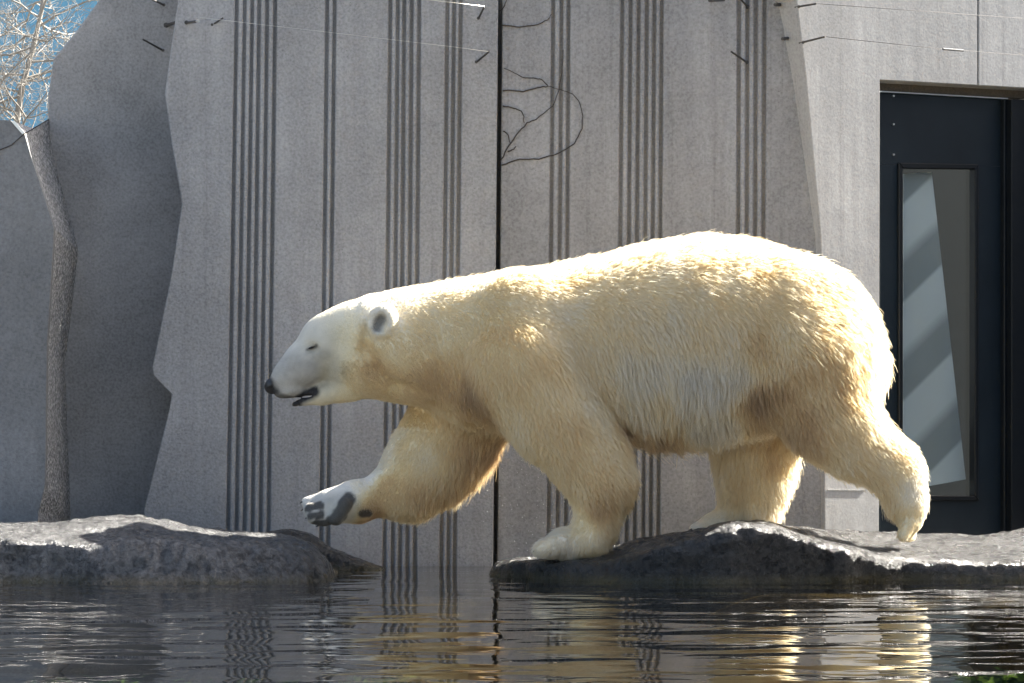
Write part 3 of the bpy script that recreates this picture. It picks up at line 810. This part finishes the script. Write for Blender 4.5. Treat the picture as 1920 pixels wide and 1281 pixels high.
def surface_nets(fd):
    ins = fd < 0
    nx, ny, nz = fd.shape
    cnt = np.zeros((nx - 1, ny - 1, nz - 1), np.uint8)
    cs = [(a, b, c) for a in (0, 1) for b in (0, 1) for c in (0, 1)]
    S = lambda arr, c: arr[c[0]:nx - 1 + c[0], c[1]:ny - 1 + c[1], c[2]:nz - 1 + c[2]]
    for c in cs: cnt += S(ins, c)
    act = (cnt > 0) & (cnt < 8)
    idx = np.argwhere(act)
    vid = np.full(act.shape, -1, np.int64); vid[act] = np.arange(len(idx))
    pos = np.zeros((len(idx), 3)); num = np.zeros(len(idx))
    for a in cs:
        for b in cs:
            if sum(b) - sum(a) == 1 and all(b[k] >= a[k] for k in range(3)):
                fa = fd[idx[:, 0] + a[0], idx[:, 1] + a[1], idx[:, 2] + a[2]]; fb = fd[idx[:, 0] + b[0], idx[:, 1] + b[1], idx[:, 2] + b[2]]
                cr = (fa < 0) != (fb < 0)
                t = np.where(cr, fa / np.where(cr, fa - fb, 1), 0)
                p = np.array(a)[None, :] + t[:, None] * (np.array(b) - np.array(a))[None, :]
                pos += p * cr[:, None]; num += cr
    V = (idx + pos / num[:, None]) * VOX + lo
    quads = []
    for ax in range(3):
        sh = [slice(None)] * 3; sh2 = [slice(None)] * 3
        sh[ax] = slice(0, -1); sh2[ax] = slice(1, None)
        e = ins[tuple(sh)] != ins[tuple(sh2)]
        E = np.argwhere(e)
        o1, o2 = [k for k in range(3) if k != ax]
        E = E[(E[:, o1] > 0) & (E[:, o2] > 0) & (E[:, o1] < fd.shape[o1] - 1) & (E[:, o2] < fd.shape[o2] - 1)]
        def cell(da, db):
            c = E.copy(); c[:, o1] -= da; c[:, o2] -= db; return vid[c[:, 0], c[:, 1], c[:, 2]]
        Q = np.stack([cell(1, 1), cell(0, 1), cell(0, 0), cell(1, 0)], 1)
        inside_first = ins[E[:, 0], E[:, 1], E[:, 2]]
        flip = inside_first if ax != 1 else ~inside_first
        Q = np.where(flip[:, None], Q, Q[:, ::-1])
        quads.append(Q)
    Q = np.concatenate(quads); Q = Q[(Q >= 0).all(1)]
    return V, Q
BV, BQ = surface_nets(field)

def np_normals(V, Q):
    n = np.cross(V[Q[:, 2]] - V[Q[:, 0]], V[Q[:, 3]] - V[Q[:, 1]])
    vn = np.zeros_like(V)
    for k in range(4): np.add.at(vn, Q[:, k], n)
    vn /= np.linalg.norm(vn, axis=1, keepdims=True) + 1e-12
    return vn
for it in range(3):
    acc = np.zeros_like(BV); c_ = np.zeros(len(BV))
    for k in range(4):
        a, b = BQ[:, k], BQ[:, (k + 1) % 4]
        np.add.at(acc, a, BV[b]); np.add.at(acc, b, BV[a]); np.add.at(c_, a, 1); np.add.at(c_, b, 1)
    BV = BV * .5 + .5 * acc / np.maximum(c_, 1)[:, None]
BN = np_normals(BV, BQ)

# keep only what belongs to the big connected body; build it
bear = empty('polar_bear', (float(C(1060, 0, 0)[0]), D0, 0.07))
tag(bear, 'cream white polar bear striding over the rocks with one forepaw lifted', 'polar bear')

# --- fields painted over the body (px, py, dy, dx, dy_, length cm, lift, tint, weight)
FC = [  # px  py   dy    dirx diry  len  lift tint(0 white grey .. 1 cream .. 2 amber stain, also painting shade on the undersides)
    (505, 722, 0, 1, -.2, .15, .1, .3), (530, 700, -.04, 1, -.6, .25, .1, .3), (555, 735, -.05, 1, -.1, .25, .1, .35), (575, 690, -.06, 1, -.2, .4, .1, .3), (690, 655, -.16, .6, .7, 1.3, .2, 1.3), (706, 702, -.16, .6, .7, 1.1, .2, 1.6), (750, 736, -.13, .7, .5, 1.1, .2, 1.6),  # the amber points behind the jaw paint shade into its crease
    (560, 640, 0, 1, -.8, .5, .15, .55), (590, 655, -.09, 1, -.2, .5, .12, .65), (600, 750, -.03, 1, .1, .6, .2, .9), (620, 700, -.09, 1, .2, .8, .2, .85),
    (640, 580, 0, 1, -.35, .9, .2, .8), (650, 640, -.1, 1, .1, 1.1, .25, .95), (660, 700, -.11, .7, .7, 1.6, .3, 1.1), (650, 750, 0, 1, .3, 1.0, .25, 1.1),
    (717, 603, -.19, .5, -.9, .8, .5, .4), (717, 603, .19, .5, -.9, .8, .5, .4), (706, 625, -.18, .3, 1, 1.2, .4, .5), (700, 700, -.13, .6, .8, 1.8, .3, 1.35), (700, 555, 0, 1, -.1, 1.3, .25, .5),
    (740, 650, -.15, .5, .85, 1.9, .3, .8), (760, 735, -.1, .7, .6, 1.5, .3, 1.2), (780, 545, 0, 1, 0, 1.6, .25, .6), (800, 620, -.18, .55, .8, 2.2, .3, .75),
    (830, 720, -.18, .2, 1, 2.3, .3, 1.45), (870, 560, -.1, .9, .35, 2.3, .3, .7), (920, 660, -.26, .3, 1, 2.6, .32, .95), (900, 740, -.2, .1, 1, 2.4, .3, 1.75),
    (960, 505, 0, 1, .05, 2.6, .35, .8), (970, 570, -.24, .85, .55, 2.8, .32, .9), (1010, 640, -.3, .6, .8, 3, .32, .95), (960, 740, -.28, .3, 1, 2.6, .32, .8),
    (1060, 500, 0, 1, .1, 3, .35, .8), (1080, 570, -.28, .85, .5, 3.2, .32, .8), (1100, 660, -.33, .6, .8, 3.6, .3, .85), (1060, 740, -.3, .55, .85, 3, .32, .9),
    (1130, 760, -.3, .35, 1, 4.5, .3, .6), (1200, 470, 0, 1, .05, 3, .4, .8), (1220, 540, -.3, .9, .4, 3.3, .33, .8), (1200, 620, -.36, .65, .75, 3.8, .3, .8),
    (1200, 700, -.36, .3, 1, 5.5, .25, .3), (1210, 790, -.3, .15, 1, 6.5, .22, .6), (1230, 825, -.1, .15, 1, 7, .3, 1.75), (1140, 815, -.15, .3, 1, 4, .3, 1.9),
    (1340, 447, 0, 1, .1, 3, .4, .8), (1340, 530, -.32, .85, .5, 3.3, .33, .8), (1320, 630, -.38, .4, .9, 4.5, .28, .7), (1310, 730, -.37, .1, 1, 6, .22, .25),
    (1340, 810, -.25, .1, 1, 5.5, .25, .4), (1370, 700, -.37, .15, 1, 5, .25, .3), (1440, 465, 0, .9, .35, 3.2, .4, .9), (1430, 560, -.33, .75, .65, 3.5, .33, .9), (1440, 660, -.38, .4, .9, 3.8, .32, 1.1),
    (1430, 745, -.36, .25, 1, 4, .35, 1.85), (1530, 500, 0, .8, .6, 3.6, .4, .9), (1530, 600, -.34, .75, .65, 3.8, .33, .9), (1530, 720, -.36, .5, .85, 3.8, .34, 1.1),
    (1620, 620, 0, .6, .8, 4, .38, .9), (1600, 690, -.25, .6, .8, 4, .36, .85), (1640, 740, -.15, .45, .9, 4.2, .4, .8), (1640, 800, -.2, .6, .8, 4, .4, .8),
    (1560, 820, -.32, .75, .7, 3.8, .35, 1.05), (1500, 800, -.3, .6, .8, 3.6, .35, 1.55), (1590, 880, -.27, .7, .75, 3.4, .35, 1.0), (1650, 890, -.26, .75, .7, 3, .35, .8),
    (1700, 850, -.22, .7, .7, 2.6, .4, .6), (1700, 920, -.24, -.1, 1, 1.8, .3, .5), (1660, 930, -.22, -.1, 1, 3.2, .4, 1.0), (1706, 985, -.22, -.1, 1, 1.2, .3, .9),
    (1420, 780, .2, .1, 1, 3.6, .3, .8), (1410, 870, .15, .1, 1, 3.8, .28, 1.15), (1470, 880, .2, .45, 1, 4, .4, .9), (1400, 930, .15, .1, 1, 3.5, .3, .95), (1345, 900, .2, -.15, 1, 2.5, .3, .6),
    (1420, 970, .2, .35, 1, 3, .4, .8), (1330, 982, .2, -1, .3, 1.2, .25, .6), (1305, 992, .2, -1, .2, .8, .2, .5),
    (1040, 800, -.28, .45, .9, 2.8, .32, .95), (1010, 830, -.2, .4, .9, 2.2, .3, .9), (1100, 850, -.28, .6, .8, 3, .34, .95), (1090, 910, -.27, .45, .9, 2.6, .32, 1.2), (1170, 880, -.2, .75, .7, 4.2, .42, .8),
    (1180, 920, -.2, .8, .6, 4.6, .55, 1.45), (1120, 950, -.25, .4, .9, 2.8, .36, 1.5), (1150, 980, -.2, .7, .7, 3, .45, .9), (1080, 980, -.24, .1, 1, 1.8, .3, .8), (1100, 1025, -.25, .1, 1, 2.2, .35, .7),
    (1060, 1005, -.22, -.8, -.2, 2.2, .5, .5), (1030, 1020, -.22, -1, .1, 1.5, .4, .4), (1060, 1035, -.27, -.2, 1, 2.0, .35, .5),
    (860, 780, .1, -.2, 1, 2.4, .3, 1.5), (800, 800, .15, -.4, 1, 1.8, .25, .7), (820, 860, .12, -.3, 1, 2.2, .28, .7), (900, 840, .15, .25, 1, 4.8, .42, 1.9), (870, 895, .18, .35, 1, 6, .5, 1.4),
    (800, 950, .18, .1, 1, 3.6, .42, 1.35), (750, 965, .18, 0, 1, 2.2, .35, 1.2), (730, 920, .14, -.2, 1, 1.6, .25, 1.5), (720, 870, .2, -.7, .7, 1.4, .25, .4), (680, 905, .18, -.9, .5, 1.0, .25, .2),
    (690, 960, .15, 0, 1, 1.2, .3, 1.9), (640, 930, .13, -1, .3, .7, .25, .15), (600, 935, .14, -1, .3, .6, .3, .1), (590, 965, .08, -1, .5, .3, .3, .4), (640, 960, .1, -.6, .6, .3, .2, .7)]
fc = np.array(FC, float)
FP = np.array([C(a, b, c) for a, b, c in fc[:, :3]])
FD = np.stack([fc[:, 3], np.zeros(len(fc)), -fc[:, 4]], 1); FD /= np.linalg.norm(FD, axis=1, keepdims=True)
def field_at(P):
    out_d = np.zeros((len(P), 3)); out_s = np.zeros((len(P), 3))
    SC = np.array([1, .8, 1.])
    for i in range(0, len(P), 40000):
        p = P[i:i + 40000].copy()
        # the far half of the body takes the grooming of the near half
        d2 = (((p[:, None, :] - FP[None]) * SC) ** 2).sum(2)
        pm = p.copy(); pm[:, 1] = 2 * D0 - pm[:, 1]
        w = 1 / (d2 + 3e-4) ** 2
        back = (p[:, 1] > D0 + .0) & (p[:, 2] > C(0, 800)[2])
        d2m = (((pm[:, None, :] - FP[None]) * SC) ** 2).sum(2)
        w = np.where(back[:, None], 1 / (d2m + 3e-4) ** 2, w)
        w /= w.sum(1, keepdims=True)
        out_d[i:i + 40000] = w @ FD; out_s[i:i + 40000] = w @ fc[:, 5:8]
    return out_d, out_s

# --- bare dark skin: lips, mouth, ear hollows, eye rims, paw pads
def seg_d(P, a, b):
    a = np.array(a, float); b = np.array(b, float); ab = b - a
    t = np.clip(((P - a) @ ab) / (ab @ ab + 1e-12), 0, 1)
    return np.linalg.norm(P - a - t[:, None] * ab, axis=1)
DARK = [((516, 740, 0), (546, 748, 0), 11, .85, 3.0), ((560, 750, 0), (590, 735, 0), 12.5, 1.0, 6.0), ((551, 759, 0), (560, 757, 0), 9, 1.0, 6.),
        ((706, 614, -.19), (714, 599, -.19), 9, .75, 1.5), ((706, 614, .19), (714, 599, .19), 9, .75, 1.5),
        ((577, 655, -.10), (592, 649, -.10), 5, .8, 3.), ((577, 655, .10), (592, 649, .10), 5, .8, 3.),
        ((512, 722, 0), (520, 730, 0), 20, 1.0, 1.5),
        ((652, 938, .08), (628, 976, .07), 15, 1.0, 2.), ((640, 972, .08), (622, 978, .08), 13, 1.0, 2.), ((580, 953, .1), (600, 950, .1), 10, 1.0, 2.), ((584, 968, .09), (602, 964, .09), 10, 1.0, 2.),
        ((592, 981, .09), (608, 982, .09), 9, 1.0, 2.), ((608, 938, .12), (616, 941, .12), 6, .8, 2.), ((679, 962, .12), (690, 963, .12), 9, 1.0, 2.)]
def dark_at(P):
    out = np.zeros(len(P)); wob_ = 1 + .25 * fbm(P * 45, 2)
    for a, b, r, amt, ys in DARK:
        ca, cb = C(*a), C(*b)
        sc = np.array([1, 1 / ys, 1])
        dd = seg_d(P * sc, ca * sc, cb * sc) / (r * PXM) * wob_
        out = np.maximum(out, amt * (np.clip((1.2 - dd) / .4, 0, 1) * .92 if a[0] < 700 and a[1] > 900 else np.clip((1.4 - dd) / .8, 0, 1)))
    # greyish muzzle
    m_ = np.linalg.norm((P - C(535, 722)) * np.array([1, .5, 1]), axis=1) / (36 * PXM)
    out = np.maximum(out, .5 * np.clip(1.25 - m_, 0, 1))
    m_ = seg_d(P * np.array([1, .4, 1]), C(530, 712) * np.array([1, .4, 1]), C(600, 690) * np.array([1, .4, 1])) / (52 * PXM)
    out = np.maximum(out, .46 * np.clip((1.3 - m_) / .6, 0, 1) * wob_)
    m_ = np.linalg.norm((P - C(600, 655)) * np.array([1, .5, 1]), axis=1) / (62 * PXM)
    out = np.maximum(out, .24 * np.clip((1.35 - m_) / .7, 0, 1) * wob_)
    m_ = seg_d(P * np.array([1, .5, 1]), C(590, 960, .1) * np.array([1, .5, 1]), C(650, 955, .1) * np.array([1, .5, 1])) / (30 * PXM)
    return np.maximum(out, .38 * np.clip((1.3 - m_) / .6, 0, 1) * wob_)
bdark = dark_at(BV)

# --- body mesh
_, bs = field_at(BV)
# sink the skin a little where the coat is long, so that the fur line matches the outline
me = bpy.data.meshes.new('body')
me.vertices.add(len(BV)); me.vertices.foreach_set('co', (BV - np.array(bear.location)).astype(np.float32).ravel())
me.loops.add(len(BQ) * 4); me.loops.foreach_set('vertex_index', BQ.astype(np.int32).ravel())
me.polygons.add(len(BQ)); me.polygons.foreach_set('loop_start', np.arange(0, len(BQ) * 4, 4, dtype=np.int32))
me.update(calc_edges=True); me.validate()
at = me.attributes.new('tint', 'FLOAT', 'POINT'); at.data.foreach_set('value', bs[:, 2].astype(np.float32))
at = me.attributes.new('dark', 'FLOAT', 'POINT'); at.data.foreach_set('value', bdark.astype(np.float32))

def fur_color(t, fac):
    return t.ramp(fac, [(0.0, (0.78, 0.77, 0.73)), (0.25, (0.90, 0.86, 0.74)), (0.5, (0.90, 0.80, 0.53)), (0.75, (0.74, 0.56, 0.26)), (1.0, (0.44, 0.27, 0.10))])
def skin_mat():
    t = NT('bear_skin'); a = t.N('Attribute', attribute_name='tint')
    h = t.N('Math', operation='MULTIPLY'); t.L(a.outputs['Fac'], h.inputs[0]); h.inputs[1].default_value = .5
    dk = t.N('Attribute', attribute_name='dark')
    cc = t.mix(0.25, fur_color(t, h.outputs[0]), (0.35, 0.30, 0.24))
    nz = t.noise(t.coord(), 160, 4)
    t.pbsdf(t.mix(dk.outputs['Fac'], cc, t.ramp(nz, [(.3, (.010, .010, .011)), (.7, (.036, .036, .037))])), 0.7, t.bump(nz, .6, .004), .3); return t.m
def hair_mat():
    t = NT('bear_fur'); a = t.N('Attribute', attribute_name='tint')
    h = t.N('Math', operation='MULTIPLY'); t.L(a.outputs['Fac'], h.inputs[0]); h.inputs[1].default_value = .5
    c = fur_color(t, h.outputs[0])
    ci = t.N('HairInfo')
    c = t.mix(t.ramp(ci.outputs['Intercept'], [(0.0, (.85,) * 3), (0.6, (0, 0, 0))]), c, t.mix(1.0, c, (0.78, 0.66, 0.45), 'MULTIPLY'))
    dk = t.N('Attribute', attribute_name='dark'); c = t.mix(dk.outputs['Fac'], c, (.06, .058, .056))
    df = t.N('BsdfDiffuse'); tl = t.N('BsdfTranslucent'); t.L(c, df.inputs[0]); t.L(c, tl.inputs[0])
    m1 = t.N('MixShader'); m1.inputs[0].default_value = 0.66; t.L(df.outputs[0], m1.inputs[1]); t.L(tl.outputs[0], m1.inputs[2])
    hr = t.N('BsdfHair'); hr.component = 'Reflection'; hr.inputs['Color'].default_value = (1, .97, .9, 1); hr.inputs['RoughnessU'].default_value = .3; hr.inputs['RoughnessV'].default_value = .6
    ht = t.N('BsdfHair'); ht.component = 'Transmission'; ht.inputs['Color'].default_value = (1, .95, .85, 1); ht.inputs['RoughnessU'].default_value = .35; ht.inputs['RoughnessV'].default_value = .7
    m2 = t.N('MixShader'); m2.inputs[0].default_value = 0.5; t.L(hr.outputs[0], m2.inputs[1]); t.L(ht.outputs[0], m2.inputs[2])
    m3 = t.N('MixShader'); m3.inputs[0].default_value = 0.28; t.L(m1.outputs[0], m3.inputs[1]); t.L(m2.outputs[0], m3.inputs[2])
    t.L(m3.outputs[0], t.out.inputs[0]); return t.m
body = link_mesh('body', me, skin_mat(), None, True); body.parent = bear

# --- fur
NH = 620000
tri = np.concatenate([BQ[:, [0, 1, 2]], BQ[:, [0, 2, 3]]])
ar = .5 * np.linalg.norm(np.cross(BV[tri[:, 1]] - BV[tri[:, 0]], BV[tri[:, 2]] - BV[tri[:, 0]]), axis=1)
cen = BV[tri].mean(1); tn = BN[tri].mean(1)
wgt = ar.copy()
wgt *= np.where(tn[:, 1] > .5, .35, 1.0)                       # the far side needs fewer hairs
ct = bs[tri, 0].mean(1); wgt *= np.interp(ct, [.2, .8, 2, 6], [2.6, 2.0, 1.2, 1.0])
dkt = bdark[tri].mean(1); wgt *= np.clip(1.12 - dkt * 1.3, .0, 1)
ear_in = np.minimum(np.linalg.norm(cen - C(711, 606, -.195), axis=1), np.linalg.norm(cen - C(711, 606, .195), axis=1)); wgt *= np.where(ear_in < .024, 1.6, 1)
cs_ = np.cumsum(wgt); pick = np.searchsorted(cs_, rng.random(NH) * cs_[-1])
r1 = np.sqrt(rng.random(NH)); r2 = rng.random(NH)
bw = np.stack([1 - r1, r1 * (1 - r2), r1 * r2], 1)
RP = (BV[tri[pick]] * bw[:, :, None]).sum(1); RN = (BN[tri[pick]] * bw[:, :, None]).sum(1); RN /= np.linalg.norm(RN, axis=1, keepdims=True)
HD, HS = field_at(RP)
# wander of the grooming, in patches
wob = np.stack([fbm(RP * 22, 3), fbm(RP * 22 + 40, 3), fbm(RP * 22 + 80, 3)], 1)
HD = HD + wob * .45
HD -= RN * (HD * RN).sum(1, keepdims=True); HD /= np.linalg.norm(HD, axis=1, keepdims=True) + 1e-9
ln = HS[:, 0] * .01 * (1 + .35 * fbm(RP * 14 + 9, 2)) * rng.uniform(.65, 1.15, NH)
lift = np.clip(HS[:, 1] * 1.3 * (1 + .5 * fbm(RP * 18 + 3, 2)), 0, .8)
KP = 6
ts = np.linspace(0, 1, KP)
down = np.array([0, 0, -1.])
def grow(P, Nn, Dv, L, LF, jit):
    pts = np.zeros((len(P), KP, 3)); pts[:, 0] = P - Nn * .002
    for k in range(1, KP):
        t = ts[k]
        lf = LF * (1.5 - 1.1 * t)
        dirv = Dv * np.sqrt(np.maximum(1 - lf ** 2, .1))[:, None] + Nn * lf[:, None] + jit * (.35 * t) + down * (0.25 * t * np.clip(L / .05, 0, 1))[:, None]
        dirv /= np.linalg.norm(dirv, axis=1, keepdims=True)
        pts[:, k] = pts[:, k - 1] + dirv * (L / (KP - 1))[:, None]
    return pts
guard = (rng.random(NH) < .10) & (HS[:, 0] > 1.3)
ln = np.where(guard, ln * 1.35, ln); lift = np.where(guard, np.minimum(lift * 1.5 + .1, .85), lift)
stray = (rng.random(NH) < .022) & (HS[:, 0] > 1.6)
ln = np.where(stray, ln * 1.5, ln); lift = np.where(stray, rng.uniform(.5, .85, NH), lift)
hair = grow(RP, RN, HD, ln, lift, rng.normal(0, .55, (NH, 3)) * np.where(stray, .5, 1)[:, None])
# clumps: every hair leans to the tuft it belongs to
NG = 48000
gi = rng.choice(NH, NG, replace=False)
kd = kdtree.KDTree(NG)
for i, j in enumerate(gi): kd.insert(RP[j], i)
kd.balance()
own = np.fromiter((kd.find(p)[1] for p in RP), np.int64, NH)
wild = rng.random(NG) < .14
gh = grow(RP[gi], RN[gi], HD[gi], HS[gi, 0] * .01 * rng.uniform(.85, 1.2, NG) * np.where(wild, 1.35, 1), np.where(wild, np.minimum(lift[gi] * 1.5 + .12, .85), lift[gi]), rng.normal(0, .45, (NG, 3)))
gl = gh[own]
cl = np.interp(HS[:, 0], [.3, 1, 2.5], [0.0, .25, .60]) * rng.uniform(.5, 1.25, NH)
cl = np.where(stray, cl * .2, cl)
for k in range(1, KP):
    f_ = (cl * ts[k] ** 1.1)[:, None]
    hair[:, k] = hair[:, k] * (1 - f_) + gl[:, k] * f_
hair[:, :, 2] = np.where(hair[:, :, 2] < .012, .012, hair[:, :, 2])
rad0 = np.interp(HS[:, 0], [.2, 1, 3], [.00036, .00046, .00056]) * rng.uniform(.7, 1.4, NH)
rad = rad0[:, None] * np.interp(ts, [0, .5, 1], [1, .85, .25])[None] * np.where(stray, 1.25, 1)[:, None]
tint = HS[:, 2] + rng.normal(0, .16, NH) + .5 * fbm(RP * 9 + 70, 3)
hc = bpy.data.hair_curves.new('fur')
hc.add_curves([KP] * NH)
hc.attributes['position'].data.foreach_set('vector', (hair - np.array(bear.location)).astype(np.float32).ravel())
ra = hc.attributes.get('radius') or hc.attributes.new('radius', 'FLOAT', 'POINT')
ra.data.foreach_set('value', rad.astype(np.float32).ravel())
hd = hc.attributes.new('dark', 'FLOAT', 'CURVE'); hd.data.foreach_set('value', np.clip(dark_at(RP) * rng.uniform(.6, 1.4, NH), 0, 1).astype(np.float32))
ta = hc.attributes.new('tint', 'FLOAT', 'CURVE'); ta.data.foreach_set('value', np.clip(tint, 0, 2).astype(np.float32))
hc.materials.append(hair_mat())
fur = bpy.data.objects.new('fur', hc); col.objects.link(fur); fur.parent = body; fur['kind'] = 'stuff'

# --- nose, lips, eyes, pads, claws
def blob(name, c, rx, ry, rz, mat, parent=body, tilt=0.0, yaw=0.0, seg=14, shape=None):
    bm = bmesh.new(); bmesh.ops.create_uvsphere(bm, u_segments=seg, v_segments=max(6, seg // 2 + 2), radius=1)
    for v in bm.verts:
        p = v.co.copy()
        if shape: p = shape(p)
        x, y, z = p.x * rx, p.y * ry, p.z * rz
        x, z = x * math.cos(tilt) - z * math.sin(tilt), x * math.sin(tilt) + z * math.cos(tilt)
        x, y = x * math.cos(yaw) - y * math.sin(yaw), x * math.sin(yaw) + y * math.cos(yaw)
        v.co = Vector((x, y, z)) + Vector(c) - bear.location
    me_ = bpy.data.meshes.new(name); bm.to_mesh(me_); bm.free()
    me_.materials.append(mat); me_.polygons.foreach_set('use_smooth', [True] * len(me_.polygons))
    o = bpy.data.objects.new(name, me_); col.objects.link(o); o.parent = parent
    return o
def nose_shape(p):
    p = p.copy()
    if p.z < 0: p.y *= .75
    if p.x < 0 and abs(p.y) > .25 and abs(p.z) < .5: p.x *= .86
    return p
blob('nose', C(513, 723, 0), 18 * PXM, .035, 15.5 * PXM, M['black'], tilt=.5, shape=nose_shape, seg=24)
blob('lower_lip', C(556, 757, 0), 9 * PXM, .022, 5 * PXM, M['black'], tilt=.3, seg=20)
for q_ in (-1, 1):
    blob('eye', C(584, 652, q_ * .0945), 6.5 * PXM, .007, 2.1 * PXM, M['eye'], tilt=.35)
def claw(p, dirv, L=.035, r=.005):
    p = Vector(p); dv = Vector(dirv).normalized(); m_ = MB()
    pts = [p + dv * (L * t) + Vector((0, 0, -L * .35 * t * t)) for t in (0, .25, .5, .75, 1)]
    m_.tube(pts, [r, r * .95, r * .75, r * .5, r * .1], 8)
    o = pydata('claw', [v - bear.location for v in m_.v], m_.f, M['claw'], None, True); o.parent = body
for (a, b, c_) in ((568, 941, .14), (570, 955, .11), (578, 970, .09), (598, 985, .095)):
    claw(C(a, b, c_), (-1, -.1, -.2), .013, .0042)
for q_ in (-.11, -.05, .01, .07):
    claw(C(1008, 1030, -.215 + q_), (-1, 0, -.25), .02, .0045)
for q_ in (-.05, 0, .05):
    claw(C(1298, 993, .21 + q_), (-1, 0, -.3), .03)

# ------------------------------------------------------------------ drops falling from the wet coat
def drops():
    mb = MB(); t = bmesh.new(); bmesh.ops.create_icosphere(t, subdivisions=1, radius=1)
    tv = [v.co.copy() for v in t.verts]; tf = [[v.index for v in f.verts] for f in t.faces]; t.free()
    for k in range(150):
        px = random.choice([random.gauss(1000, 45), random.gauss(1010, 40), random.uniform(880, 1250)]); py = random.uniform(850, 1045)
        d = D0 + random.uniform(-.15, .25)
        r = random.choice((.0008, .0012, .0012, .0018)); c = W(px, py, d)
        if c.z < .03: continue
        mb.add([c + v * r for v in tv], tf)
    o = mb.build('water_droplets', M['drop'], smooth=True); tag(o, 'tiny bright water drops falling between the forelegs', 'water drops', kind='stuff')
drops()
